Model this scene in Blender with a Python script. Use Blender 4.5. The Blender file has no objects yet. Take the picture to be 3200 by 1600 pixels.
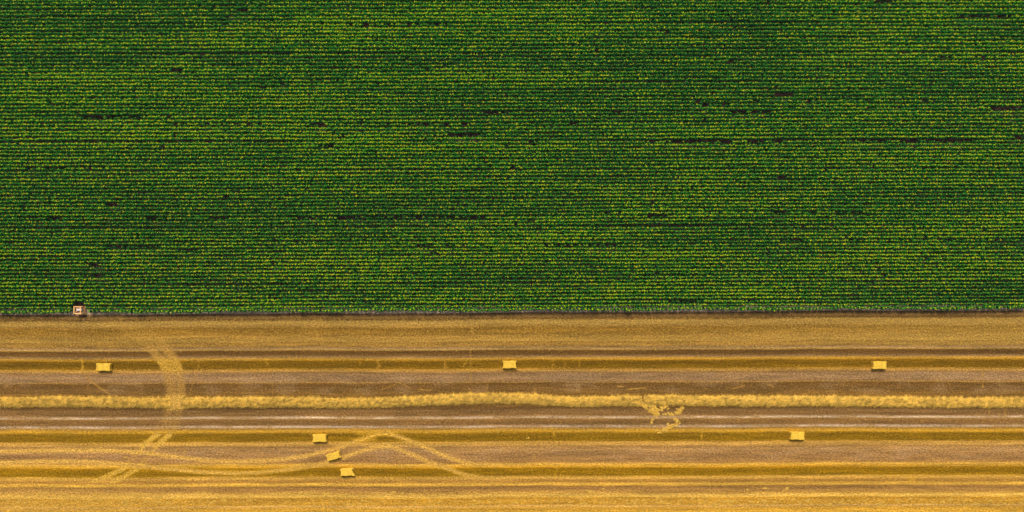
import bpy, bmesh, math, random
import numpy as np
from mathutils import Vector, Matrix

random.seed(7)
RNG = np.random.default_rng(11)
scene = bpy.context.scene

# ------------------------------------------------------------------ camera
CAM_H = 150.0          # drone height in metres
PXM = 16.0             # photo pixels per metre on the ground (photo is 3200 wide)
CU, CV = 1600.0, 1066.0  # photo pixel straight below the drone
def gx(u, z=0.0): return (u - CU) / PXM * (CAM_H - z) / CAM_H
def gy(v, z=0.0): return (CV - v) / PXM * (CAM_H - z) / CAM_H

cam_data = bpy.data.cameras.new('camera')
cam = bpy.data.objects.new('camera', cam_data)
scene.collection.objects.link(cam)
cam.location = (0, 0, CAM_H)
cam.rotation_euler = (0, 0, 0)
cam_data.sensor_width = 36.0
cam_data.lens = 36.0 * CAM_H / 200.0
cam_data.shift_y = (CV - 800.0) / 3200.0
cam_data.clip_start = 1.0
cam_data.clip_end = 6000.0
scene.camera = cam

# ------------------------------------------------------------------ sky and sun (bright overcast)
SUN_EL, SUN_AZ = 54.0, -8.0      # from beyond the corn, a little to one side
world = bpy.data.worlds.new('World'); scene.world = world
world.use_nodes = True
wn = world.node_tree.nodes; wl = world.node_tree.links
sky = wn.new('ShaderNodeTexSky'); sky.sky_type = 'NISHITA'; sky.sun_disc = False
sky.sun_elevation = math.radians(SUN_EL); sky.sun_rotation = math.radians(SUN_AZ)
sky.air_density = 1.0; sky.dust_density = 5.0; sky.ozone_density = 0.5
bg = wn['Background']; bg.inputs['Strength'].default_value = 0.06
wl.new(sky.outputs['Color'], bg.inputs['Color'])
sun_data = bpy.data.lights.new('sun', 'SUN')
sun_data.energy = 1.5; sun_data.angle = math.radians(20); sun_data.color = (1.0, 0.88, 0.70)
sun = bpy.data.objects.new('sun', sun_data); scene.collection.objects.link(sun)
sun.rotation_euler = (-math.radians(90 - SUN_EL), 0, math.radians(-SUN_AZ))
sun.location = (0, 60, 90)

vs = scene.view_settings
vs.view_transform = 'Standard'; vs.look = 'None'; vs.gamma = 1.0; vs.use_curve_mapping = False
vs.exposure = 0.97
scene.render.engine = 'CYCLES'
scene.cycles.max_bounces = 4
scene.cycles.diffuse_bounces = 2
scene.cycles.transparent_max_bounces = 4

# ------------------------------------------------------------------ helpers
def lin(c):
    c = np.asarray(c, float) / 255.0
    return np.where(c <= 0.04045, c / 12.92, ((c + 0.055) / 1.055) ** 2.4)

def noise2(x, y, seed=0):
    """smooth value noise in 0..1"""
    r = np.random.default_rng(seed).random((256, 256))
    xi = np.floor(x).astype(int); yi = np.floor(y).astype(int)
    fx = x - xi; fy = y - yi
    fx = fx * fx * (3 - 2 * fx); fy = fy * fy * (3 - 2 * fy)
    a = r[xi % 256, yi % 256]; b = r[(xi + 1) % 256, yi % 256]
    c = r[xi % 256, (yi + 1) % 256]; d = r[(xi + 1) % 256, (yi + 1) % 256]
    return (a * (1 - fx) + b * fx) * (1 - fy) + (c * (1 - fx) + d * fx) * fy

def fbm(x, y, seed=0, octv=4):
    t = 0; a = 0.5; s = 0
    for k in range(octv):
        t = t + a * noise2(x * 2 ** k + 17.3 * k, y * 2 ** k + 5.1 * k, seed + k); s += a; a *= 0.5
    return t / s

def smooth(a, b, x):
    t = np.clip((x - a) / (b - a), 0, 1)
    return t * t * (3 - 2 * t)

def tag(o, label=None, cat=None, group=None, kind=None):
    if label: o['label'] = label
    if cat: o['category'] = cat
    if group: o['group'] = group
    if kind: o['kind'] = kind
    return o

def link(o, parent=None):
    scene.collection.objects.link(o)
    if parent: o.parent = parent
    return o

def np_mesh(name, verts, loops, counts, colors=None, mats=(), smooth_shade=False):
    """fast mesh from numpy arrays"""
    me = bpy.data.meshes.new(name)
    nv = len(verts); nf = len(counts)
    me.vertices.add(nv); me.loops.add(len(loops)); me.polygons.add(nf)
    me.vertices.foreach_set('co', np.ascontiguousarray(verts, np.float32).ravel())
    me.loops.foreach_set('vertex_index', np.ascontiguousarray(loops, np.int32))
    starts = np.zeros(nf, np.int32); starts[1:] = np.cumsum(counts)[:-1]
    me.polygons.foreach_set('loop_start', starts)
    try: me.polygons.foreach_set('loop_total', np.ascontiguousarray(counts, np.int32))
    except Exception: pass
    if colors is not None:
        at = me.attributes.new('tint', 'FLOAT_COLOR', 'POINT')
        c = np.ones((nv, 4), np.float32); c[:, :3] = colors
        at.data.foreach_set('color', c.ravel())
    for m in mats: me.materials.append(m)
    me.polygons.foreach_set('use_smooth', np.full(nf, smooth_shade, bool))
    me.update(calc_edges=True); me.validate(verbose=False)
    return me

def bm_obj(name, bm, mat, parent=None, smooth_shade=False):
    me = bpy.data.meshes.new(name)
    bmesh.ops.recalc_face_normals(bm, faces=bm.faces)
    bm.to_mesh(me); bm.free()
    me.materials.append(mat)
    if smooth_shade:
        for p in me.polygons: p.use_smooth = True
    return link(bpy.data.objects.new(name, me), parent)

def add_beam(bm, a, b, w, h, up=Vector((0, 0, 1))):
    """a squared timber from a to b"""
    a = Vector(a); b = Vector(b); d = (b - a)
    L = d.length; d.normalize()
    if abs(d.dot(up)) > 0.98: up = Vector((0, 1, 0))
    s = d.cross(up).normalized(); t = s.cross(d).normalized()
    r = bmesh.ops.create_cube(bm, size=1.0)
    M = Matrix((( s.x*w, d.x*L, t.x*h, (a.x+b.x)/2), (s.y*w, d.y*L, t.y*h, (a.y+b.y)/2),
                (s.z*w, d.z*L, t.z*h, (a.z+b.z)/2), (0, 0, 0, 1)))
    bmesh.ops.transform(bm, matrix=M, verts=r['verts'])

# ------------------------------------------------------------------ materials
def mat_tint(name, rough=0.9, grain=None, trans=0.0, bump=0.0, spec=0.2):
    """colour from the mesh's own tint attribute, broken up by node noise"""
    m = bpy.data.materials.new(name); m.use_nodes = True
    n = m.node_tree.nodes; l = m.node_tree.links
    p = n['Principled BSDF']; p.inputs['Roughness'].default_value = rough
    p.inputs['Specular IOR Level'].default_value = spec
    at = n.new('ShaderNodeAttribute'); at.attribute_name = 'tint'
    col = at.outputs['Color']
    last = None
    if grain:
        tc = n.new('ShaderNodeTexCoord')
        for (sx, sy, sc, det, lo, hi, rot) in grain:
            mp = n.new('ShaderNodeMapping'); mp.inputs['Scale'].default_value = (sx, sy, 1)
            mp.inputs['Rotation'].default_value = (0, 0, math.radians(rot))
            l.new(tc.outputs['Object'], mp.inputs['Vector'])
            nz = n.new('ShaderNodeTexNoise'); nz.inputs['Scale'].default_value = sc
            nz.inputs['Detail'].default_value = det; nz.inputs['Roughness'].default_value = 0.65
            l.new(mp.outputs['Vector'], nz.inputs['Vector'])
            mr = n.new('ShaderNodeMapRange')
            mr.inputs['From Min'].default_value = 0.32; mr.inputs['From Max'].default_value = 0.68
            mr.inputs['To Min'].default_value = lo; mr.inputs['To Max'].default_value = hi
            l.new(nz.outputs['Fac'], mr.inputs['Value'])
            mx = n.new('ShaderNodeMix'); mx.data_type = 'RGBA'; mx.blend_type = 'MULTIPLY'
            mx.inputs['Factor'].default_value = 1.0
            l.new(col, mx.inputs[6]); l.new(mr.outputs['Result'], mx.inputs[7])
            col = mx.outputs[2]; last = nz
    l.new(col, p.inputs['Base Color'])
    if bump and last:
        b = n.new('ShaderNodeBump'); b.inputs['Strength'].default_value = bump
        b.inputs['Distance'].default_value = 0.05
        l.new(last.outputs['Fac'], b.inputs['Height']); l.new(b.outputs['Normal'], p.inputs['Normal'])
    if trans:
        tr = n.new('ShaderNodeBsdfTranslucent'); l.new(col, tr.inputs['Color'])
        mix = n.new('ShaderNodeMixShader'); mix.inputs[0].default_value = trans
        l.new(p.outputs[0], mix.inputs[1]); l.new(tr.outputs[0], mix.inputs[2])
        l.new(mix.outputs[0], n['Material Output'].inputs['Surface'])
    return m

def mat_noise(name, c1, c2, scale=6.0, stretch=(1, 1, 1), rough=0.85, bump=0.3):
    m = bpy.data.materials.new(name); m.use_nodes = True
    n = m.node_tree.nodes; l = m.node_tree.links
    p = n['Principled BSDF']; p.inputs['Roughness'].default_value = rough
    p.inputs['Specular IOR Level'].default_value = 0.2
    tc = n.new('ShaderNodeTexCoord'); mp = n.new('ShaderNodeMapping')
    mp.inputs['Scale'].default_value = stretch; l.new(tc.outputs['Object'], mp.inputs['Vector'])
    nz = n.new('ShaderNodeTexNoise'); nz.inputs['Scale'].default_value = scale
    nz.inputs['Detail'].default_value = 5; l.new(mp.outputs['Vector'], nz.inputs['Vector'])
    r = n.new('ShaderNodeValToRGB')
    r.color_ramp.elements[0].position = 0.3; r.color_ramp.elements[1].position = 0.7
    r.color_ramp.elements[0].color = (*c1, 1); r.color_ramp.elements[1].color = (*c2, 1)
    l.new(nz.outputs['Fac'], r.inputs['Fac']); l.new(r.outputs['Color'], p.inputs['Base Color'])
    b = n.new('ShaderNodeBump'); b.inputs['Strength'].default_value = bump; b.inputs['Distance'].default_value = 0.04
    l.new(nz.outputs['Fac'], b.inputs['Height']); l.new(b.outputs['Normal'], p.inputs['Normal'])
    return m

M_GROUND = mat_noise('ground_earth', (0.16, 0.10, 0.035), (0.25, 0.17, 0.06), 0.4)
M_STUBBLE = mat_tint('stubble', 0.95, grain=[(1, 1.7, 2.6, 3, 0.50, 1.50, 32), (0.2, 2.2, 1.1, 4, 0.86, 1.14, 0), (1, 1, 6.0, 2, 0.35, 1.65, 0)], bump=0.6)
M_SOIL = mat_noise('field_soil', (0.030, 0.019, 0.017), (0.075, 0.048, 0.038), 1.4, rough=1.0)
M_CORN = mat_tint('corn_leaf', 0.65, trans=0.10, spec=0.10)
M_STRAW = mat_tint('straw', 0.75, spec=0.3)
M_MOUND = mat_tint('straw_mound', 0.8, grain=[(1, 3.2, 3.0, 5, 0.7, 1.25, 50), (1, 1, 11.0, 3, 0.7, 1.3, 0)], bump=0.8)

# ------------------------------------------------------------------ ground sheet to the horizon
bm = bmesh.new(); bmesh.ops.create_grid(bm, x_segments=8, y_segments=8, size=2500)
g = bm_obj('ground', bm, M_GROUND); g.location.z = -0.12; tag(g, kind='structure')

# ------------------------------------------------------------------ stubble field: stripes, wheel tracks, relief
X0, X1, Y0, Y1 = -112.0, 112.0, gy(1600) - 9.0, gy(952)
NX, NY = 760, 360
xs = np.linspace(X0, X1, NX); ys = np.linspace(Y0, Y1, NY)
GXX, GYY = np.meshgrid(xs, ys)
U = CU + GXX * PXM; V = CV - GYY * PXM
# the field's lines run a hair off the picture's horizontal, more so by the corn
tilt = np.interp(V, [960, 1000, 1100, 1300, 1600], [0.0044, 0.0036, 0.0021, 0.0012, 0.0024])
wob = (fbm(U / 420.0, V * 0 + 3.0, 40, 3) - 0.5) * 7 + (fbm(U / 90.0, V / 60.0, 44, 2) - 0.5) * 2.2
S = V + tilt * (U - 1600) + wob

stripe = [  # (photo line, colour) -- colours of bare soil, stubble, chaff and straw cover, plus the windrow's shadow painted along its foot
 (940,(120,104,96)),(962,(154,134,122)),(971,(190,166,150)),(976,(178,150,132)),(978.5,(96,72,56)),(983,(92,68,48)),(986,(126,96,58)),(991,(128,96,56)),
 (995,(98,70,38)),(998,(112,82,44)),(1002,(166,130,72)),(1012,(172,134,72)),(1018,(166,126,64)),(1023,(136,98,38)),(1034,(142,104,40)),
 (1044,(152,112,48)),(1050,(166,126,62)),(1058,(168,128,62)),(1066,(180,140,72)),(1068,(148,108,50)),(1076,(160,120,58)),(1083,(146,108,58)),
 (1087,(160,126,92)),(1091,(176,140,92)),(1094,(160,116,50)),(1096,(92,62,30)),(1103,(98,68,34)),(1109,(108,76,40)),(1113,(134,104,72)),
 (1117,(150,114,72)),(1120,(196,142,46)),(1124,(184,128,22)),(1128,(118,85,12)),(1138,(106,76,14)),(1150,(118,86,14)),
 (1153,(164,118,46)),(1159,(172,130,72)),(1163,(142,104,62)),(1170,(144,110,80)),(1186,(148,114,82)),(1193,(140,104,68)),(1195.5,(160,116,60)),
 (1198,(106,74,36)),(1210,(112,80,44)),(1220,(118,86,48)),(1232,(130,94,44)),(1250,(132,96,48)),(1276,(96,68,38)),(1283,(122,90,56)),
 (1297,(124,90,54)),(1300,(150,114,78)),(1304,(202,174,158)),(1307,(192,160,130)),(1310,(140,100,54)),(1318,(124,90,54)),(1327,(124,90,54)),
 (1330,(170,138,118)),(1333,(194,168,154)),(1336,(170,138,104)),(1339,(150,108,52)),(1345,(190,142,46)),(1349,(202,148,30)),(1353,(150,106,16)),
 (1356,(120,89,14)),(1368,(126,92,14)),(1378,(132,98,16)),(1381,(186,138,62)),(1390,(184,140,76)),(1396,(150,110,64)),(1404,(164,124,78)),
 (1420,(152,112,72)),(1438,(150,110,68)),(1447,(166,122,66)),(1451,(212,162,74)),(1456,(214,158,52)),(1460,(196,140,28)),(1464,(142,102,8)),
 (1475,(134,98,10)),(1486,(140,103,14)),(1489,(186,140,60)),(1495,(196,150,72)),(1500,(168,122,58)),(1507,(158,114,52)),(1511,(208,160,72)),
 (1517,(204,154,62)),(1520,(136,98,52)),(1528,(146,106,60)),(1536,(164,122,64)),(1543,(186,140,66)),(1549,(220,174,88)),(1554,(222,172,82)),
 (1558,(176,126,38)),(1568,(178,130,46)),(1578,(180,130,40)),(1581,(196,154,98)),(1585,(186,140,72)),(1588,(190,140,52)),(1600,(196,146,54)),
 (1615,(196,146,60)),(1640,(168,122,58)),(1680,(180,134,60)),(1750,(160,116,56))]
sp = np.array([s[0] for s in stripe]); sc = np.array([s[1] for s in stripe], float)
COL = np.stack([np.interp(S, sp, sc[:, k]) for k in range(3)], -1)

def blend(mask, rgb):
    global COL
    COL = COL * (1 - mask[..., None]) + np.asarray(rgb, float) * mask[..., None]

# long patchy streaks: straw cover comes and goes along each strip
st = fbm(U / 260.0, S / 9.0, 60, 4) - 0.5
st2 = fbm(U / 70.0, S / 5.0, 70, 3) - 0.5
COL *= (1 + 0.34 * st + 0.26 * st2)[..., None]
# straw litter lies thinly over the dark stubble too
litter = np.clip((135 - COL[..., 0]) / 60.0, 0, 1)
COL += (litter * 9.0)[..., None] * np.array([1.0, 0.85, 0.3])
mauve = smooth(0.52, 0.72, fbm(U / 60.0, V / 26.0, 80, 3))
blend(0.30 * mauve * smooth(1160, 1168, S) * (1 - smooth(1230, 1240, S)), (160, 128, 104))
blend(0.30 * mauve * smooth(1395, 1402, S) * (1 - smooth(1440, 1446, S)), (168, 132, 104))
# brighter straw at the far side of the first swath, thinner towards the hunting seat
blend(0.35 * smooth(1800, 3100, U) * smooth(1000, 1006, S) * (1 - smooth(1076, 1086, S)), (182, 144, 76))
blend(0.35 * (1 - smooth(100, 900, U)) * smooth(1515, 1525, S) * (1 - smooth(1600, 1640, S)), (206, 158, 78))

# the dusty wheel lines fade where stubble still stands in them
fade = smooth(0.42, 0.66, fbm(U / 60.0, V / 30.0, 85, 3)) * 0.6
blend(fade * smooth(1298, 1302, S) * (1 - smooth(1307, 1311, S)), (150, 114, 74)); blend(fade * smooth(1327, 1331, S) * (1 - smooth(1335, 1339, S)), (150, 114, 74))
strip_k = np.interp(S, [985, 1000, 1085, 1095, 1330, 1345, 1700], [1, 0.955, 0.955, 1, 1, 1.03, 1.04])
COL *= strip_k[..., None]
REL = (fbm(U / 12.0, S / 4.0, 90, 3) - 0.5) * 0.05

def polyline(pts, width, rgb, amt, soft=0.8, rough=0.0, sink=0.0):
    """lay a trodden line (wheel track, footpath) of given photo width along the points"""
    global COL, REL
    P = np.array(pts, float)
    D = np.full(U.shape, 1e9); T = np.zeros(U.shape)
    lo, hi = P.min(0) - width * 3, P.max(0) + width * 3
    sel = (U > lo[0]) & (U < hi[0]) & (V > lo[1]) & (V < hi[1])
    u = U[sel]; v = V[sel]; d = np.full(u.shape, 1e9); t = np.zeros(u.shape)
    n = len(P) - 1
    for i in range(n):
        a, b = P[i], P[i + 1]; ab = b - a
        tt = np.clip(((u - a[0]) * ab[0] + (v - a[1]) * ab[1]) / (ab @ ab), 0, 1)
        dd = np.hypot(u - a[0] - tt * ab[0], v - a[1] - tt * ab[1])
        k = dd < d; d[k] = dd[k]; t[k] = ((i + tt) / n)[k]
    d = d + (fbm(u / 9.0, v / 5.0, 101, 2) - 0.5) * width * (0.28 + rough)
    m = 1 - smooth(width * 0.5 * (1 - soft), width * 0.5 * (1 + soft), d)
    a = np.interp(t, np.linspace(0, 1, len(amt)), amt) if hasattr(amt, '__len__') else amt
    full = np.zeros(U.shape); full[sel] = m * a
    blend(full, rgb); REL -= full * sink

def patch(poly, rgb, amt, soft=6.0):
    """a trodden area bounded by a convex polygon in photo pixels (clockwise on screen)"""
    P = np.array(poly, float); d = np.full(U.shape, 1e9)
    for i in range(len(P)):
        a, b = P[i], P[(i + 1) % len(P)]; e = b - a; L = math.hypot(*e)
        d = np.minimum(d, (e[0] * (V - a[1]) - e[1] * (U - a[0])) / L)
    d = d + (fbm(U / 8.0, V / 6.0, 120, 2) - 0.5) * 6
    blend(smooth(-soft * 0.5, soft * 0.5, d) * amt, rgb)

TAN = (210, 162, 82); GOLD = (210, 158, 52)
# looping pair of wheel tracks
polyline([(-200,1420),(0,1411),(150,1407),(330,1407),(440,1413),(550,1428),(650,1439),(740,1442),(800,1440),(880,1435),(950,1426),(1010,1412),(1060,1398),(1120,1377),(1180,1355),(1215,1350)], 13, TAN, [0.95,0.95,0.9,0.85,0.85,0.9,0.9,0.95], sink=0.03)
polyline([(-200,1452),(0,1445),(150,1442),(260,1442),(400,1452),(500,1463),(620,1474),(740,1479),(800,1477),(900,1467),(1000,1452),(1060,1434),(1120,1412),(1180,1396),(1215,1391)], 13, TAN, [0.95,0.95,0.95,0.95,0.9,0.85,0.9,0.9], sink=0.03)
polyline([(1200,1351),(1240,1362),(1300,1384),(1350,1407),(1410,1433),(1460,1447),(1540,1453),(1640,1454)], 13, TAN, [0.9,0.9,0.9,0.9,0.7,0.25], sink=0.03)
polyline([(1180,1393),(1230,1398),(1290,1421),(1340,1444),(1400,1465),(1450,1483),(1510,1494),(1600,1497)], 13, TAN, [0.8,0.85,0.9,0.9,0.85,0.75,0.25], sink=0.03)
patch([(1100,1340),(1240,1344),(1225,1362),(1120,1362)], GOLD, 0.55, 14)
patch([(1100,1372),(1170,1362),(1180,1376),(1120,1384)], GOLD, 0.5, 12)
# paired wheel tracks crossing all the strips in a long bend
wl_ = [(330,996),(400,1036),(440,1062),(476,1094),(503,1125),(524,1165),(535,1215),(533,1262),(524,1300),(514,1335),(494,1356),(453,1386),(415,1432),(385,1465),(314,1497),(262,1520)]
wr_ = [(365,990),(440,1030),(480,1056),(516,1088),(545,1122),(560,1160),(567,1215),(562,1262),(553,1300),(547,1330),(531,1356),(497,1386),(462,1428),(431,1463),(372,1497),(322,1520)]
for w_ in (wl_, wr_):
    polyline(w_[:11], 27, (184,140,70), [0.10,0.22,0.32,0.75,0.42,0.42,0.6,0.38,0.25,0.4], 0.5, rough=0.1, sink=0.02)
    polyline(w_[10:], 15, (210,164,74), [0.85,0.85,0.12,0.8,0.75,0.0], 0.4, rough=0.1, sink=0.03)
patch([(484,1118),(560,1118),(574,1166),(512,1166)], (200,154,66), 0.7, 10)
patch([(508,1160),(574,1160),(580,1240),(522,1240)], (166,124,68), 0.4, 12)
patch([(518,1234),(580,1234),(572,1280),(510,1280)], (206,160,80), 0.8, 9)
# footpath and animal runs
polyline([(255,1122),(258,1152)], 7, GOLD, 0.7, rough=1)
polyline([(264,1164),(272,1181),(290,1196),(310,1210),(330,1225),(354,1240)], 3.6, (186,136,66), [0.5,0.9,0.8,0.6])
polyline([(275,1164),(277,1236)], 3, (160,118,64), 0.5)
polyline([(620,1124),(622,1140),(612,1170),(600,1205),(592,1236)], 3.2, (178,130,58), [0.8,0.5,0.5,0.6])
polyline([(200,1026),(209,1060),(210,1088)], 4, (176,138,82), 0.5)
polyline([(262,998),(262,1032)], 6, (178,140,90), 0.55, rough=1)
polyline([(290,982),(266,998)], 5, (150,116,70), 0.6)
polyline([(850,1196),(850,1236)], 3, (170,124,60), 0.7)
polyline([(834,1124),(836,1142)], 4, GOLD, 0.7)
polyline([(1180,1126),(1183,1152)], 7, (176,128,52), 0.7, rough=1.2)
polyline([(1126,1126),(1124,1140)], 4, (168,120,44), 0.6)
polyline([(1390,1128),(1392,1150)], 5, (176,128,48), 0.7, rough=1)
polyline([(1455,1134),(1446,1146)], 5, (176,128,48), 0.7)
polyline([(1469,1094),(1470,1130),(1471,1170),(1468,1205),(1464,1232)], 3, (170,126,60), 0.55)
polyline([(1472,1014),(1477,1040)], 5, (190,150,84), 0.6)
polyline([(1533,1094),(1534,1110)], 3, (168,122,50), 0.7)
polyline([(1520,1196),(1521,1216)], 3, (176,128,52), 0.6)
polyline([(1190,1217),(1215,1210),(1245,1197),(1268,1204),(1278,1212)], 2.6, (184,136,60), 0.7)
polyline([(1310,1216),(1335,1220),(1350,1218)], 2.8, (190,140,62), 0.8)
polyline([(1728,1128),(1727,1150)], 6, (176,128,44), 0.7, rough=1)
polyline([(1766,1136),(1764,1150)], 5, (170,122,44), 0.5); polyline([(1811,1130),(1810,1152)], 5, (168,120,44), 0.5)
polyline([(1670,1206),(1676,1230)], 3, (178,132,64), 0.7)
polyline([(1932,1206),(1948,1209)], 2.6, (200,150,70), 0.9); polyline([(1962,1217),(2018,1212)], 2.6, (196,146,66), 0.9)
polyline([(2292,1214),(2326,1204)], 2.8, (190,140,66), 0.9); polyline([(2404,1202),(2418,1210)], 2.8, (196,150,74), 0.8)
polyline([(3072,1164),(3073,1186),(3072,1212)], 3.6, (186,138,58), 0.75)
polyline([(3090,1238),(3088,1300)], 3.4, (180,134,60), 0.5); polyline([(3143,1270),(3142,1300)], 3.4, (180,134,60), 0.5)
polyline([(1725,1335),(1733,1370)], 3.4, GOLD, 0.75); polyline([(2193,1340),(2193,1370)], 3.4, GOLD, 0.7)
polyline([(1669,1420),(1664,1460),(1661,1486)], 3, (186,138,60), 0.5); polyline([(1740,1460),(1735,1484)], 3.4, GOLD, 0.5)
polyline([(2412,1415),(2404,1440)], 3, (188,142,70), 0.6)
polyline([(2010,1435),(2100,1434),(2200,1433)], 2.6, (196,160,120), [0.5,0.8,0.3]); polyline([(1440,1435),(1560,1435)], 2.4, (190,154,112), 0.5)
patch([(1762,1198),(1790,1198),(1796,1226),(1770,1226)], (164,128,96), 0.35, 16)
patch([(1795,1200),(1812,1200),(1812,1220),(1798,1220)], (190,160,130), 0.4, 14)
patch([(2836,1490),(2866,1490),(2858,1506),(2840,1506)], GOLD, 0.6, 8)
# chaffy clods near the last strips
cl = smooth(0.60, 0.74, fbm(U / 7.0, V / 3.5, 130, 3)) * smooth(1558, 1563, S) * (1 - smooth(1576, 1580, S))
blend(cl * 0.7, (228, 180, 92))
cl = smooth(0.60, 0.76, fbm(U / 9.0, V / 4.0, 134, 3)) * smooth(1536, 1540, S) * (1 - smooth(1556, 1560, S)) * smooth(0.5, 0.62, noise2(U / 150.0, U * 0, 9))
blend(cl * 0.55, (234, 188, 96))
cl = smooth(0.55, 0.7, fbm(U / 7.0, V / 3.0, 140, 3)) * smooth(998, 1000, S) * (1 - smooth(1006, 1010, S))
blend(cl * 0.5, (190, 152, 92))

GZ = REL + 0.012 * (fbm(U / 40.0, S / 3.0, 150, 2) - 0.5)
verts = np.stack([GXX, GYY, GZ], -1).reshape(-1, 3)
idx = np.arange(NX * NY).reshape(NY, NX)
quads = np.stack([idx[:-1, :-1], idx[:-1, 1:], idx[1:, 1:], idx[1:, :-1]], -1).reshape(-1, 4)
GROUND_K = 0.88
me = np_mesh('stubble_field', verts, quads.ravel(), np.full(len(quads), 4), lin(np.clip(COL, 0, 255)).reshape(-1, 3) * GROUND_K * np.array([0.97, 1.01, 0.82]), [M_STUBBLE], True)
tag(link(bpy.data.objects.new('stubble_field', me)), kind='structure')

# ------------------------------------------------------------------ soil under the corn
bm = bmesh.new()
def edgeY(x):   # where corn soil meets the stubble
    return gy(958) + 0.0044 * x * 1.0
vsx = [bm.verts.new((x, edgeY(x) + 0.12 * math.sin(x * 0.7) + 0.08 * math.sin(x * 1.9 + 1), 0.045)) for x in np.linspace(-112, 112, 240)]
vsy = [bm.verts.new((x, 84, 0.045)) for x in np.linspace(-112, 112, 240)]
for i in range(239): bm.faces.new((vsx[i], vsx[i + 1], vsy[i + 1], vsy[i]))
tag(bm_obj('corn_soil', bm, M_SOIL), kind='structure')

# ------------------------------------------------------------------ corn
GAPS = [  # (photo row, from, to, share of plants missing)
 (35,700,780,.5),(82,1085,1375,.6),(86,700,722,.9),(221,535,582,.7),(272,815,870,.7),(373,262,440,.95),(373,440,575,.5),(394,745,825,.8),(394,970,1018,.97),
 (394,1050,1090,.6),(394,1210,1460,.7),(394,515,745,.4),(359,1515,1585,.9),(427,1412,1515,.97),(436,620,660,.8),(458,500,560,.5),(458,995,1087,.6),
 (532,80,335,.7),(596,725,757,.97),(617,704,722,1),(686,0,250,.5),(686,466,536,.8),(686,656,720,.98),(684,916,1010,.6),(684,1055,1212,.92),(682,1235,1522,.85),
 (775,225,250,.8),(773,340,505,.7),(777,545,620,.6),(770,1297,1360,.92),(769,1380,1555,.6),(792,1344,1364,1),(862,265,350,.7),(947,1140,1162,.9),
 (4,2390,2420,.8),(4,2718,2780,.8),(52,2990,3170,.75),(58,2180,2200,.8),(194,2275,2306,.8),(183,2930,3080,.55),(317,2143,3200,.42),(340,3083,3200,.96),(341,2700,2810,.5),(349,2283,2407,.97),
 (357,1910,1940,.9),(388,1780,1796,.9),(446,2010,2283,.8),(447,1600,1690,.4),(444,2330,2454,.8),(439,2810,3036,.9),(440,2650,2810,.5),(435,3160,3200,.96),
 (671,1887,1910,.96),(674,2020,2080,.96),(669,2407,2462,.96),(669,2500,2594,.7),(669,2600,2690,.97),(687,1647,1670,.95),(757,2430,2516,.8),(755,2560,3200,.5),
 (767,1700,1957,.8),(854,2035,2060,1),(848,2560,2575,1),(943,2080,2205,.7),(940,2330,2360,.8),(420,1400,1412,1),(690,1655,1670,1)]
HGT = 1.75
rows = []; yb = gy(966, HGT)
while yb < 79:
    rows.append(yb); yb += (0.06 if len(rows) % 8 == 0 else -0.008) + 0.684 + 0.030 * smooth(10, 66, yb) + RNG.normal(0, 0.012)
rows = np.array(rows); NR = len(rows)
def row_tilt(y): return 0.0043 - 0.00004 * y

SX, SY = gx(242.5, 1.7), gy(969, 1.7)     # hunting seat
px, py, pr, pst = [], [], [], []
STEP = 0.285
for r, y in enumerate(rows):
    if r == 0: continue
    n = int(218 / STEP)
    x = np.linspace(-109, 109, n) + RNG.normal(0, 0.06, n)
    keep = RNG.random(n) > 0.02
    # thin spots that come in runs along the row
    keep &= noise2(x / 1.7 + r * 31.7, x * 0 + r * 7.3, 200) > 0.035
    stunt = np.ones(n)
    for (v, a, b, p) in GAPS:
        if abs(gy(v, 1.2) - 0.0043 * gx(v) * 0 - (y + row_tilt(y) * gx((a + b) / 2))) < 0.36:
            inside = (x > gx(a, 0.8)) & (x < gx(b, 0.8))
            runs = noise2(x / 1.3 + r, x * 0 + v, 210)
            hit = inside & (runs < 0.15 + p * 0.80) & (RNG.random(n) < min(0.95, p + 0.08))
            keep &= ~(hit & (RNG.random(n) < 0.58)); stunt[hit] = RNG.uniform(0.3, 0.72, hit.sum())
    yy = y + row_tilt(y) * x + (noise2(x / 9.0, x * 0 + r * 5.5, 220) - 0.5) * 0.10 + (noise2(x / 28.0, x * 0 + (r // 8) * 3.5, 222) - 0.5) * 0.22 + RNG.normal(0, 0.022, n)
    keep &= ~((np.abs(x - SX - 0.1) < 1.25) & (np.abs(yy - SY) < 1.3))
    keep &= ~((np.abs(x - SX + 0.2) < 0.95) & (yy > SY) & (yy < SY + 1.2))
    px.append(x[keep]); py.append(yy[keep]); pr.append(np.full(keep.sum(), r)); pst.append(stunt[keep])
px = np.concatenate(px); py = np.concatenate(py); pr = np.concatenate(pr); pst = np.concatenate(pst); NP = len(px)

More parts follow.
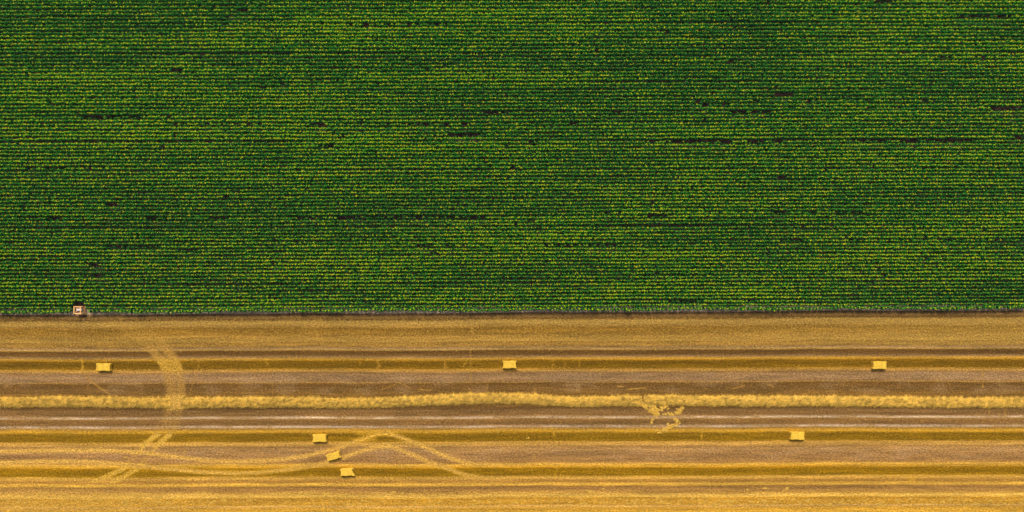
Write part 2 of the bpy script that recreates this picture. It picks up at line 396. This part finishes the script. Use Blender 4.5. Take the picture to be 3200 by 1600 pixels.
def corn_geometry(px, py, rng, nleaf=8, fine=False, stunt=None):
    """leaves and tassels for plants standing at px, py"""
    N = len(px)
    rowk = np.round(py / 0.695)
    yel = 0.55 * fbm(px / 40.0 + 50, py / 3.2 + 50, 300, 3) + 0.45 * fbm(px / 9.0 + rowk * 3.7, rowk * 1.91 + 50, 305, 3)           # drier, yellower patches of the field
    yel2 = noise2(px / 1.6 + 9, py * 40 + 3, 310)
    vig = 0.3 * fbm(px / 14.0 + 80, py / 7.0 + 20, 320, 3) + 0.7 * fbm(px / 4.0 + rowk * 5.3, rowk * 2.3, 325, 2)           # vigour
    H = HGT * (0.84 + 0.30 * vig + rng.normal(0, 0.045, N))
    if stunt is None: stunt = np.ones(N)
    H = H * stunt
    V_, F_, C_, cnt = [], [], [], []
    base = 0
    az0 = rng.random(N) * math.tau
    leanx = rng.normal(0, 0.05, N); leany = rng.normal(0, 0.022, N)
    for k in range(nleaf):
        f = k / (nleaf - 1)
        az = np.where(rng.random(N) < 0.25 + 0.55 * f, rng.choice([0.0, math.pi], N) + rng.normal(0, 0.45, N), az0 + k * math.pi + rng.normal(0, 0.75, N))
        z0 = H * (0.36 + 0.54 * f) + rng.normal(0, 0.04, N)
        L = (0.60 - 0.22 * f ** 1.5) * (0.75 + 0.5 * rng.random(N)) * (0.75 + 0.5 * vig) * (0.45 + 0.55 * stunt)
        w = (0.058 - 0.020 * f) * (0.8 + 0.5 * rng.random(N))
        rise = L * (0.18 + 0.30 * rng.random(N)); drop = L * (0.35 * rng.random(N) - 0.02 + 0.18 * (1 - f))
        cx, cy = np.cos(az), np.sin(az); sx, sy = -cy, cx
        bx = px + leanx * z0; by = py + leany * z0
        tw = rng.normal(0, 0.5, N)
        mx = bx + cx * L * 0.48; my = by + cy * L * 0.48; mz = z0 + rise
        tx = bx + cx * L * 0.98 + sx * tw * 0.12; ty = by + cy * L * 0.98 + sy * tw * 0.12; tz = z0 + rise - drop * 1.4
        pts = np.empty((N, 5, 3))
        pts[:, 0] = np.stack([bx - sx * w * 0.7, by - sy * w * 0.7, z0], -1)
        pts[:, 1] = np.stack([bx + sx * w * 0.7, by + sy * w * 0.7, z0], -1)
        pts[:, 2] = np.stack([mx + sx * w, my + sy * w, mz + tw * w * 0.9], -1)
        pts[:, 3] = np.stack([mx - sx * w, my - sy * w, mz - tw * w * 0.9], -1)
        pts[:, 4] = np.stack([tx, ty, tz], -1)
        i = base + np.arange(N)[:, None] * 5
        loops = np.concatenate([i + 0, i + 1, i + 2, i + 3, i + 3, i + 2, i + 4], 1)
        V_.append(pts.reshape(-1, 3)); F_.append(loops.ravel()); cnt.append(np.tile([4, 3], N))
        yl = np.clip(f ** 2 * 0.66 + (yel - 0.5) * 1.1 * f * stunt + 0.30 * (yel2 - 0.5) * f + rng.normal(0, 0.10, N), 0, 1)[:, None]  # upper leaves yellower; lower ones darkened, shade between rows put into the colour
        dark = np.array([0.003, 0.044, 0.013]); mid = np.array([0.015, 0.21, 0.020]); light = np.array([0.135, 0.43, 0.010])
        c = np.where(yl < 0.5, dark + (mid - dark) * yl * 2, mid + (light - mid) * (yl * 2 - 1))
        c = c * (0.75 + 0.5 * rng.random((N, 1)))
        blue = rng.random(N) < 0.10
        c[blue] = c[blue] * np.array([1.0, 1.0, 2.2])
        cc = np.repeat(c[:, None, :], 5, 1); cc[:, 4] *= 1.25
        C_.append(cc.reshape(-1, 3)); base += N * 5
    # tassels: a few spreading yellow branches on top
    nt = 5 if fine else 4
    has = np.clip(0.41 + (yel - 0.5) * 2.4 + (yel2 - 0.5) * 0.7, 0.15, 0.95) * (stunt > 0.8)
    on = rng.random(N) < has
    size = np.where(on, 0.92, 0.42) * stunt * (0.9 if fine else 1.0) * (0.7 + 0.6 * rng.random(N))
    for k in range(nt):
        az = az0 + k * math.tau / nt + rng.normal(0, 0.5, N)
        el = 0.25 + 0.9 * rng.random(N)
        L = 0.30 * size; w = 0.045 * size
        cx, cy = np.cos(az), np.sin(az)
        bx = px + leanx * H; by = py + leany * H; z0 = H * 0.98
        pts = np.empty((N, 3, 3))
        pts[:, 0] = np.stack([bx + cy * w, by - cx * w, z0], -1)
        pts[:, 1] = np.stack([bx - cy * w, by + cx * w, z0], -1)
        pts[:, 2] = np.stack([bx + cx * L * np.cos(el), by + cy * L * np.cos(el), z0 + L * np.sin(el)], -1)
        i = base + np.arange(N)[:, None] * 3
        V_.append(pts.reshape(-1, 3)); F_.append((i + np.arange(3)).ravel()); cnt.append(np.full(N, 3))
        t = rng.random((N, 1))
        c = np.array([0.30, 0.50, 0.010]) * (1 - t) + np.array([0.72, 0.60, 0.012]) * t
        rust = rng.random(N) < 0.035; c[rust] = (0.32, 0.12, 0.03)
        c = c * (0.8 + 0.4 * rng.random((N, 1)))
        C_.append(np.repeat(c[:, None, :], 3, 1).reshape(-1, 3)); base += N * 3
    if fine:   # stalk
        for k in range(3):
            a = az0 + k * math.tau / 3
            pts = np.empty((N, 4, 3)); a2 = a + math.tau / 3
            pts[:, 0] = np.stack([px + 0.02 * np.cos(a), py + 0.02 * np.sin(a), a * 0], -1)
            pts[:, 1] = np.stack([px + 0.02 * np.cos(a2), py + 0.02 * np.sin(a2), a * 0], -1)
            pts[:, 2] = np.stack([px + leanx * H + 0.008 * np.cos(a2), py + leany * H + 0.008 * np.sin(a2), H], -1)
            pts[:, 3] = np.stack([px + leanx * H + 0.008 * np.cos(a), py + leany * H + 0.008 * np.sin(a), H], -1)
            i = base + np.arange(N)[:, None] * 4
            V_.append(pts.reshape(-1, 3)); F_.append((i + np.arange(4)).ravel()); cnt.append(np.full(N, 4))
            C_.append(np.tile([0.09, 0.16, 0.03], (N * 4, 1))); base += N * 4
    return np.concatenate(V_), np.concatenate(F_), np.concatenate(cnt), np.concatenate(C_)

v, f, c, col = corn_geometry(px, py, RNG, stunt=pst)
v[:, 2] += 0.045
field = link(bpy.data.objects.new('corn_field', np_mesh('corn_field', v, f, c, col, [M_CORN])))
tag(field, 'dense field of green corn in straight rows with yellow tassels', 'corn', kind='stuff')
print('corn plants', NP, 'polys', len(c))

# the outermost row: each plant stands clear of its neighbours against the bare soil strip
variants = []
for k in range(12):
    r = np.random.default_rng(500 + k)
    ox = r.normal(0, 0.09, 3); ox -= ox.mean(); oy = r.normal(0, 0.05, 3); oy -= oy.mean()
    vv, ff, cc, kk = corn_geometry(ox, oy, r, 9, True)
    kk = kk * np.array([1.25, 1.25, 1.0])
    variants.append(np_mesh('corn_plant', vv * np.array([1, 1, 0.93]), ff, cc, kk, [M_CORN]))
for i in range(302):
    x = -99.5 + i * 0.661 + random.gauss(0, 0.06)
    y = rows[0] + row_tilt(0) * x + 0.10 * math.sin(x * 0.21) + random.gauss(0, 0.05)
    if abs(x - SX - 0.15) < 1.3: continue
    o = bpy.data.objects.new('corn_plant', random.choice(variants))
    o.location = (x, y, 0.045); o.rotation_euler.z = random.random() * math.tau
    s = random.uniform(0.82, 1.1); o.scale = (s, s, s)
    tag(link(o), 'bushy green corn plant in the outermost row beside the bare soil strip', 'corn plant', 'corn plants of the outermost row')

# a dried plant fallen out of the row
r = np.random.default_rng(77)
vv, ff, cc, kk = corn_geometry(np.array([0.0, 0.05]), np.array([0.0, 0.03]), r, 8, True)
kk[:] = np.array([0.50, 0.26, 0.08]) * (0.6 + 0.7 * r.random((len(kk), 1)))
o = link(bpy.data.objects.new('dried_corn_plant', np_mesh('dried_corn_plant', vv, ff, cc, kk, [M_CORN])))
o.location = (gx(1522), gy(972), 0.10); o.rotation_euler = (math.radians(78), 0, math.radians(14)); o.scale = (0.7, 0.7, 0.5)
tag(o, 'withered orange-brown corn plant leaning out onto the bare soil strip', 'corn plant')

# ------------------------------------------------------------------ straw helpers
def straws(cx, cy, cz, az, L, w, pitch, colors, rng):
    """flat stalks (bent quads) centred at the given points"""
    N = len(cx)
    dx, dy = np.cos(az) * np.cos(pitch), np.sin(az) * np.cos(pitch); dz = np.sin(pitch)
    sx, sy = -np.sin(az), np.cos(az)
    roll = rng.normal(0, 0.5, N)
    pts = np.empty((N, 4, 3)); h = L / 2
    pts[:, 0] = np.stack([cx - dx * h - sx * w, cy - dy * h - sy * w, cz - dz * h - w * roll], -1)
    pts[:, 1] = np.stack([cx - dx * h + sx * w, cy - dy * h + sy * w, cz - dz * h + w * roll], -1)
    pts[:, 2] = np.stack([cx + dx * h + sx * w * 0.5, cy + dy * h + sy * w * 0.5, cz + dz * h + w * roll], -1)
    pts[:, 3] = np.stack([cx + dx * h - sx * w * 0.5, cy + dy * h - sy * w * 0.5, cz + dz * h - w * roll], -1)
    return pts.reshape(-1, 3), np.repeat(colors[:, None, :], 4, 1).reshape(-1, 3)

def straw_colors(n, rng, bright=1.0):
    t = rng.random((n, 1)); pal = np.array([[0.68, 0.42, 0.070], [0.84, 0.56, 0.11], [0.36, 0.23, 0.05], [0.78, 0.48, 0.05]])
    a = pal[rng.integers(0, 4, n)]; b = pal[rng.integers(0, 4, n)]
    return (a * t + b * (1 - t)) * bright * (0.65 + 0.55 * rng.random((n, 1)))

# ------------------------------------------------------------------ straw windrow in three stretches
wr_u = [-200,0,180,330,400,430,520,580,620,800,900,1000,1110,1220,1330,1450,1560,1650,1700,1800,1880,1960,2000,2060,2140,2350,2500,2640,2800,3000,3200,3400]
wr_v = [1260,1257,1255,1256,1257,1258,1260,1260,1258,1257,1255,1258,1260,1257,1251,1247,1245,1246,1251,1256,1254,1251,1251,1251,1252,1253,1253,1254,1256,1258,1257,1257]
def windrow(u0, u1, seed, label, end_taper=(1, 1)):
    rng = np.random.default_rng(seed)
    nx = int((u1 - u0) / PXM / 0.22); ny = 17
    u = np.linspace(u0, u1, nx); t = np.linspace(-1, 1, ny)
    UU, TT = np.meshgrid(u, t)
    sheaf_e = (UU / 19.0 + 2.2 * fbm(UU / 55.0, UU * 0, 421, 2)) % 1.0
    half_n = 0.86 + 0.22 * (1 - sheaf_e) + 0.18 * (fbm(UU / 30.0, UU * 0 + 1, 400, 3) - 0.5) * 2
    half_s = 0.88 + 0.12 * sheaf_e + 0.16 * (fbm(UU / 22.0, UU * 0 + 7, 410, 3) - 0.5) * 2
    half = np.where(TT > 0, half_n, half_s)
    yc = gy(np.interp(UU, wr_u, wr_v), 0.2)
    taper = np.ones_like(UU)
    if end_taper[0]: taper *= smooth(u0, u0 + 26, UU + 10 * np.sin(TT * 5 + seed))
    if end_taper[1]: taper *= 1 - smooth(u1 - 26, u1, UU + 10 * np.sin(TT * 4 + seed))
    y = yc + TT * half
    x = gx(UU, 0.2)
    prof = np.maximum(0, 1 - np.abs(TT) ** 2.6)
    # sheaves thrown by the straw walkers, lying slantwise over one another
    ph = UU / 17.0 - TT * 1.1 + 2.2 * fbm(UU / 55.0, TT * 1.5, 420, 2)
    sheaf = (ph - np.floor(ph))
    z = 0.34 * prof ** 0.6 * (0.75 + 0.35 * fbm(UU / 14.0, TT * 2 + 5, 430, 3)) + 0.22 * (1 - sheaf) * prof + 0.10 * (fbm(UU / 4.0, TT * 6, 440, 2) - 0.5) * prof
    z = z * (0.12 + 0.88 * taper) - 0.03 * (np.abs(TT) > 0.99)
    tone = 0.50 + 0.95 * (fbm(UU / 11.0, TT * 2, 450, 3)) - 0.20 * (sheaf < 0.25)  # dark cracks between sheaves: their shade is painted into the tone
    colr = np.array([0.78, 0.49, 0.082])[None, None] * tone[..., None]
    idx = np.arange(nx * ny).reshape(ny, nx)
    q = np.stack([idx[:-1, :-1], idx[:-1, 1:], idx[1:, 1:], idx[1:, :-1]], -1).reshape(-1, 4)
    root = link(bpy.data.objects.new('straw_windrow', np_mesh('straw_windrow', np.stack([x, y, z], -1).reshape(-1, 3), q.ravel(), np.full(len(q), 4), colr.reshape(-1, 3), [M_MOUND], True)))
    tag(root, label, 'straw row', 'stretches of the long straw row')
    # loose stalks over it, combed along the sheaves
    n = int((u1 - u0) / PXM * 260)
    su = rng.uniform(u0, u1, n); stt = rng.uniform(-1.10, 1.20, n)
    iu = np.clip(((su - u0) / (u1 - u0) * (nx - 1)).astype(int), 0, nx - 1); it = np.clip(((stt + 1) / 2 * (ny - 1)).round().astype(int), 0, ny - 1)
    sxp = x[it, iu] + rng.normal(0, .1, n); syp = yc[it, iu] + stt * half[it, iu]; szp = np.maximum(z[it, iu], 0.0) + rng.uniform(0.0, 0.07, n)
    az = np.radians(52) + (sheaf[it, iu] - 0.5) * 0.9 + rng.normal(0, 0.45, n)
    v, c = straws(sxp, syp, szp, az, rng.uniform(0.25, 0.6, n), rng.uniform(0.010, 0.026, n), rng.normal(0.05, 0.25, n), straw_colors(n, rng) * np.clip(tone[it, iu] * 1.1, 0.45, 1.2)[:, None], rng)
    o = link(bpy.data.objects.new('loose_stalks', np_mesh('loose_stalks', v, np.arange(len(v)), np.full(n, 4), c, [M_STRAW])), root)
    tag(o, kind='stuff')
windrow(-190, 532, 1, 'thick straw row beginning at the trodden crossing, on the hunting seat side', (0, 1))
windrow(568, 2006, 2, 'longest unbroken straw row, from the trodden crossing to the spilled straw', (1, 1))
windrow(2016, 3390, 3, 'straw row running on from the spilled straw, away from the trodden crossing', (1, 0))

# ------------------------------------------------------------------ clumps of straw
def clump_mesh(name, pts, rng, dens=130, h=0.22, bright=1.0, az_mean=None, lo=0.2, hi=0.5):
    """a tousled heap following the centre points (x, y, radius)"""
    V_, C_ = [], []
    for (x, y, r) in pts:
        n = max(7, int(dens * r * r * 5.0))
        rr = np.sqrt(rng.random(n)) * r * 1.25; a = rng.random(n) * math.tau
        sx = x + np.cos(a) * rr; sy = y + np.sin(a) * rr * 0.8
        sz = h * np.maximum(0.06, 1 - (rr / r) ** 2) * rng.random(n) + 0.02
        az = (rng.normal(az_mean, 0.6, n) if az_mean is not None else rng.random(n) * math.tau)
        v, c = straws(sx, sy, sz, az, rng.uniform(lo, hi, n), rng.uniform(0.012, 0.032, n), rng.normal(0, 0.25, n), straw_colors(n, rng, bright), rng)
        V_.append(v); C_.append(c)
    v = np.concatenate(V_)
    return np_mesh(name, v, np.arange(len(v)), np.full(len(v) // 4, 4), np.concatenate(C_), [M_STRAW])

rng = np.random.default_rng(900)
def spill(pts, label, bright=1.1, az=None, dens=130):
    c = np.mean([(gx(u), gy(v)) for u, v, r in pts], 0)
    loc = [(gx(u) - c[0], gy(v) - c[1], r / PXM) for u, v, r in pts]
    o = link(bpy.data.objects.new('straw_spill', clump_mesh('straw_spill', loc, rng, dens * 0.8, 0.30, bright * 1.15, az, 0.2, 0.7)))
    o.location = (c[0], c[1], 0.0)
    tag(o, label, 'straw clump', 'straw spilled from the gap in the straw row')
def scatter(path, n, jitter, r0, r1):
    P = np.array(path, float); out = []
    for _ in range(n):
        i = random.randrange(len(P) - 1); t = random.random(); q = P[i] * (1 - t) + P[i + 1] * t
        out.append((q[0] + random.gauss(0, jitter), q[1] + random.gauss(0, jitter * 0.7), random.uniform(r0, r1)))
    return out
spill(scatter([(1988,1246),(2002,1262),(2020,1276),(2040,1288)], 26, 3.5, 2, 5.5) + scatter([(2024,1250),(2036,1264),(2044,1276),(2050,1299)], 44, 5.5, 2, 5.5), 'large tongue of spilled straw pulled out of the straw row gap', 1.05, 2.5, 110)
spill(scatter([(2062,1284),(2070,1274),(2080,1270),(2090,1278)], 16, 3.2, 1.3, 3.6), 'curled tuft of straw lying right beside the large spilled tongue', 1.1, 0.4)
spill(scatter([(2074,1294),(2092,1291)], 8, 2.4, 1.3, 3.4), 'small tuft of straw on the edge of the first whitish wheel line')
spill(scatter([(2098,1299),(2114,1293),(2122,1284),(2130,1274),(2138,1280)], 24, 3.4, 1.3, 3.8), 'tall ragged tuft of spilled straw reaching the first whitish wheel line')
spill(scatter([(2108,1308),(2120,1313),(2118,1322),(2104,1330),(2090,1334),(2078,1343),(2058,1349)], 48, 4.2, 1.1, 3.4), 'broken trail of spilled straw between the two whitish wheel lines', 1.15, 0.5, 100)
spill(scatter([(2039,1309),(2034,1325)], 8, 1.6, 1.2, 2.6), 'thin upright wisp of straw between the two whitish wheel lines')

variants = [clump_mesh('straw_clump', [(0, 0, 0.42)] + [(rng.normal(0, .5), rng.normal(0, .16), rng.uniform(.16, .36)) for _ in range(5)], rng, 110, 0.2, 1.12) for _ in range(7)]
spots = [(u + random.gauss(0, 3), 1546 + random.gauss(0, 2.5)) for u in (300, 318, 335, 348, 365, 376, 392, 415, 432, 450, 470, 488, 505, 848, 862, 884, 900, 920, 955, 975, 1010, 1022, 1070, 1180)]
spots += [(u + random.gauss(0, 4), 1570 + random.gauss(0, 4)) for u in (50, 80, 110, 980, 1035, 1075, 1125, 1145, 1300, 1480, 1680, 1775, 1830, 1880, 1925, 2010, 2082, 2250, 2495, 2625, 2705, 2970, 3020, 3050, 3120, 3150, 3185)]
spots += [(random.uniform(-60, 3260), random.gauss(1569, 6)) for _ in range(120)] + [(random.uniform(-60, 1300), random.gauss(1546, 4)) for _ in range(40)]
spots += [(1845, 1536), (1885, 1527), (2335, 1530), (2392, 1525), (2460, 1527), (576, 1411), (392, 1429), (1652, 1369), (776, 1542)]
for (u, v) in spots:
    o = bpy.data.objects.new('straw_clump', random.choice(variants))
    o.location = (gx(u), gy(v), 0.0); o.rotation_euler.z = random.choice((0, math.pi)) + random.gauss(0, 0.3)
    s = random.uniform(0.28, 0.62); o.scale = (s * 1.15, s * 0.9, s)
    tag(link(o), 'small pale clump of loose straw left lying on the stubble', 'straw clump', 'loose straw clumps on the stubble')

# loose straw along the raked lines: nobody could count it
N = 110000
lines = np.array([(1003, 5, 1.4), (1030, 26, 2.6), (1066, 10, 1.6), (1091, 2.5, .5), (1121, 3, 1.6), (1156, 4, .8), (1194, 1, .25), (1347, 4, 1.8), (1386, 5, .8), (1455, 4, 1.6), (1494, 5, .8), (1515, 4, .9), (1552, 5, 1.4), (1570, 8, 1.8), (1592, 7, 1.3), (1420, 120, .9), (1190, 40, .35), (1318, 16, .2)])
k = RNG.choice(len(lines), N, p=lines[:, 2] / lines[:, 2].sum())
su = RNG.uniform(-120, 3320, N); sS = lines[k, 0] + RNG.normal(0, 1, N) * lines[k, 1]
sv = sS - np.interp(sS, [960, 1000, 1100, 1300, 1600], [0.0044, 0.0036, 0.0021, 0.0012, 0.0024]) * (su - 1600) - (fbm(su / 420.0, su * 0 + 3.0, 40, 3) - 0.5) * 7
ok = (sv > 990) & (sv < 1640) & ~((sv > 1228) & (sv < 1280)); su = su[ok]; sv = sv[ok]; n = len(su)
v, c = straws(gx(su), gy(sv), RNG.uniform(0.015, 0.10, n), RNG.normal(0.6, 0.9, n), RNG.uniform(0.12, 0.34, n), RNG.uniform(0.008, 0.02, n), RNG.normal(0, 0.2, n), straw_colors(n, RNG, 0.95), RNG)
o = link(bpy.data.objects.new('loose_straw', np_mesh('loose_straw', v, np.arange(len(v)), np.full(n, 4), c, [M_STRAW])))
tag(o, 'scattered loose straw stalks along the raked stubble strips', 'straw', kind='stuff')

# ------------------------------------------------------------------ square straw bales
M_BALE = mat_noise('bale_straw', (0.72, 0.43, 0.020), (0.97, 0.70, 0.10), 2.6, (0.5, 4.5, 3.0), 0.8, 1.0)
M_TWINE = mat_noise('twine', (0.40, 0.25, 0.05), (0.55, 0.36, 0.09), 9.0)
def bale(u, v, L, W, ang, label, seed, flare=(0.05, 0.05, 0.05, 0.05), bulge=0.0, H=0.9):
    """flare: how far each corner (far-left, far-right, near-left, near-right) sticks out"""
    rng = random.Random(seed)
    root = link(bpy.data.objects.new('straw_bale', None)); root.empty_display_size = 0.3
    root.location = (gx(u, H), gy(v, H), 0.0); root.rotation_euler.z = math.radians(ang)
    tag(root, label, 'straw bale', 'large square straw bales on the stubble')
    nx, ny, nz = 26, 24, 8
    bm = bmesh.new(); grid = {}
    ph = [rng.uniform(0, 6.28) for _ in range(8)]
    def place(a, b, c):      # a,b,c in -1..1
        x, y, z = a * L / 2, b * W / 2, (c + 1) / 2 * H
        wx = smooth(0.55, 1.0, abs(a)); wy = abs(b) ** 3
        i = (0 if b > 0 else 2) + (0 if a < 0 else 1)
        x += math.copysign(flare[i] * 0.6 * wy * wx, a) - math.copysign(0.03 * wx * (1 - b * b), a)   # hollow ends, ragged corners
        if bulge and a > 0: x += bulge * wx * (-b * 0.5 + 0.2); y -= bulge * 0.45 * wx * (0.5 - 0.5 * b) * 0.6
        y += 0.03 * math.sin(a * 5 + ph[0]) + 0.02 * math.sin(a * 13 + ph[1])
        # pressed flakes and twine grooves show as ridges
        rid = 0.035 * math.cos(b * math.pi * 6.0)
        z += (c > 0) * (rid + 0.02 * math.sin(a * 9 + ph[2]) + 0.02 * math.sin(a * 23 + b * 5 + ph[3])) * (c + 1) / 2
        y += math.copysign(0.02 * math.cos(c * math.pi * 2.5) * wy, b)
        e = 0.05                                       # rounded edges
        m = sorted((abs(a), abs(b), abs(c)))
        if m[1] > 0.93: z -= e * (1 if c > 0 and c >= 0.93 else 0) * 0.6
        x += rng.gauss(0, 0.018); y += rng.gauss(0, 0.012); z += rng.gauss(0, 0.012)
        return (x, y, max(z, 0.0))
    def vert(i, j, k):
        if (i, j, k) not in grid:
            grid[(i, j, k)] = bm.verts.new(place(2 * i / nx - 1, 2 * j / ny - 1, 2 * k / nz - 1))
        return grid[(i, j, k)]
    for i in range(nx):
        for j in range(ny):
            for k in (0, nz): bm.faces.new([vert(i, j, k), vert(i + 1, j, k), vert(i + 1, j + 1, k), vert(i, j + 1, k)])
    for i in range(nx):
        for k in range(nz):
            for j in (0, ny): bm.faces.new([vert(i, j, k), vert(i + 1, j, k), vert(i + 1, j, k + 1), vert(i, j, k + 1)])
    for j in range(ny):
        for k in range(nz):
            for i in (0, nx): bm.faces.new([vert(i, j, k), vert(i, j + 1, k), vert(i, j + 1, k + 1), vert(i, j, k + 1)])
    bm_obj('bale_body', bm, M_BALE, root)
    for t in range(6):                                 # six twines running lengthwise round the bale
        y = (t - 2.5) / 6 * W * 1.0
        bm = bmesh.new(); w = 0.018; h = 0.03
        xe = L / 2 - 0.035
        add_beam(bm, (-xe, y, H - 0.002), (xe, y, H - 0.002), w * 2, h)
        for s in (-1, 1): add_beam(bm, (s * xe, y, 0.01), (s * xe, y, H), w * 2, h)
        bm_obj('twine', bm, M_TWINE, root)
    # tufts sticking out at the corners
    r = np.random.default_rng(seed); n = 90
    ca = r.choice([-1, 1], n); cb = r.choice([-1, 1], n)
    v_, c_ = straws(ca * (L / 2 + r.normal(0, .05, n)), cb * (W / 2 - r.random(n) * 0.25), r.uniform(0.1, H, n), r.normal(0, .5, n) + (ca < 0) * math.pi, r.uniform(.15, .4, n), np.full(n, .016), r.normal(-0.1, .3, n), straw_colors(n, r, 1.3), r)
    o = link(bpy.data.objects.new('straw_tufts', np_mesh('straw_tufts', v_, np.arange(len(v_)), np.full(n, 4), c_, [M_STRAW])), root)
    tag(o, kind='stuff')

bale(322, 1147, 2.62, 1.40, -1, 'straw bale on the dark strip between the hunting seat and trodden crossing', 1, (.12, .14, .02, .02))
bale(1592.5, 1139, 2.50, 1.40, 1, 'middle one of three straw bales set far apart along one dark strip', 2, (.10, .06, .14, .08))
bale(2750, 1141, 2.55, 1.40, 0, 'straw bale on the dark strip, farthest from the hunting seat', 3, (.10, .05, .08, .12))
bale(998, 1369, 2.55, 1.40, 1, 'squarely placed straw bale near the askew bale on the looping tracks', 4, (.03, .08, .14, .05))
bale(1041, 1426, 2.50, 1.25, 17, 'straw bale turned askew, sitting on the looping wheel tracks', 5, (.12, .16, .02, .10))
bale(1083, 1476, 2.30, 1.32, 3, 'lopsided straw bale with one end splayed, next to the askew bale', 6, (.03, .0, .06, .10), bulge=0.42)
bale(2493, 1362, 2.56, 1.42, -1, 'lone straw bale on the yellow-edged strip next to the spilled straw', 7, (.02, .06, .14, .12))

# ------------------------------------------------------------------ wooden hunting seat at the corn's edge
M_WOOD = mat_noise('fresh_wood', (0.84, 0.42, 0.12), (0.95, 0.58, 0.24), 7.0, (1, 1, 0.3), 0.7, 0.3)
M_PALE = mat_noise('weathered_board', (0.72, 0.62, 0.60), (0.85, 0.76, 0.74), 8.0, (0.3, 3, 1), 0.8, 0.3)
M_FLOOR = mat_noise('old_plank', (0.20, 0.12, 0.07), (0.34, 0.23, 0.16), 8.0, (0.4, 3, 1), 0.9, 0.3)
seat = link(bpy.data.objects.new('hunting_high_seat', None)); seat.location = (SX, SY, 0.03)
tag(seat, 'open wooden hunting high seat with pale bench at the corn edge', 'hunting seat')
hw, hd, ht, hf = 0.62, 0.66, 1.62, 0.95
def beam(name, a, b, w=0.11, h=0.11, mat=M_WOOD, parent=seat):
    bm = bmesh.new(); add_beam(bm, a, b, w, h); return bm_obj(name, bm, mat, parent)
corners = [(-hw, hd), (hw, hd), (hw, -hd), (-hw, -hd)]
for (x, y) in corners:                       # legs splay towards the ground
    beam('leg', (x * 1.06, y * 1.1, 0.0), (x, y, ht))
beam('rail', (-hw - .07, hd, ht + .06), (hw + .20, hd, ht + .06), 0.15, 0.10)
beam('rail', (-hw - .07, -hd, ht + .06), (hw + .07, -hd, ht + .06), 0.15, 0.10)
beam('rail', (-hw, -hd - .05, ht + .161), (-hw, hd + .05, ht + .161), 0.15, 0.10)
beam('rail', (hw, -hd - .05, ht + .161), (hw, hd + .05, ht + .161), 0.16, 0.10)
beam('backrest', (-hw + .05, hd - .20, ht - .14), (hw - .05, hd - .20, ht - .14), 0.16, 0.05)
for y in (-.02, .12, .26):                   # bench of three boards
    beam('bench_board', (-hw + .18, y, ht - .30), (hw - .02, y, ht - .30), 0.128, 0.04, M_PALE)
for x in (-hw + .24, hw - .10): beam('bench_support', (x, -.08, ht - .345), (x, .42, ht - .345), 0.06, 0.05)
for j in range(6):                           # floor planks
    y = -hd * 1.05 + 0.10 + j * 0.21
    beam('floor_plank', (-hw * 0.92, y, hf), (hw * 0.96, y, hf), 0.19, 0.04, M_FLOOR)
for y in (-hd * 1.1, hd * 1.1): beam('floor_joist', (-hw * 1.2, y, hf - .075), (hw * 1.08, y, hf - .075), 0.09, 0.10)
beam('brace', (-hw * 1.24, -hd * 1.2, 0.35), (-hw * 1.05, hd * 0.1, hf + .55), 0.08, 0.06)
beam('brace', (hw * 1.26, -hd * 1.2, 0.35), (hw * 1.10, hd * 1.1, hf - .1), 0.08, 0.06)
beam('brace', (hw * 1.26, hd * 1.2, 0.35), (hw * 1.10, -hd * 1.1, hf - .1), 0.08, 0.06)
beam('brace', (-hw * 1.02, -hd * .9, ht - .45), (-hw * .45, -hd * .1, ht - .33), 0.08, 0.06)
lad = link(bpy.data.objects.new('ladder', None), seat); lad.location = (hw * 1.05, -hd * .55, 0)   # ladder on the open side
for y in (-.22, .22): beam('ladder_pole', (0.14, y, 0.0), (0.02, y, hf + .25), 0.07, 0.07, M_WOOD, lad)
for k in range(4):
    t = (k + 0.6) / 4.2
    beam('rung', (0.14 - 0.12 * t, -.27, (hf + .25) * t), (0.14 - 0.12 * t, .27, (hf + .25) * t), 0.05, 0.05, M_WOOD, lad)
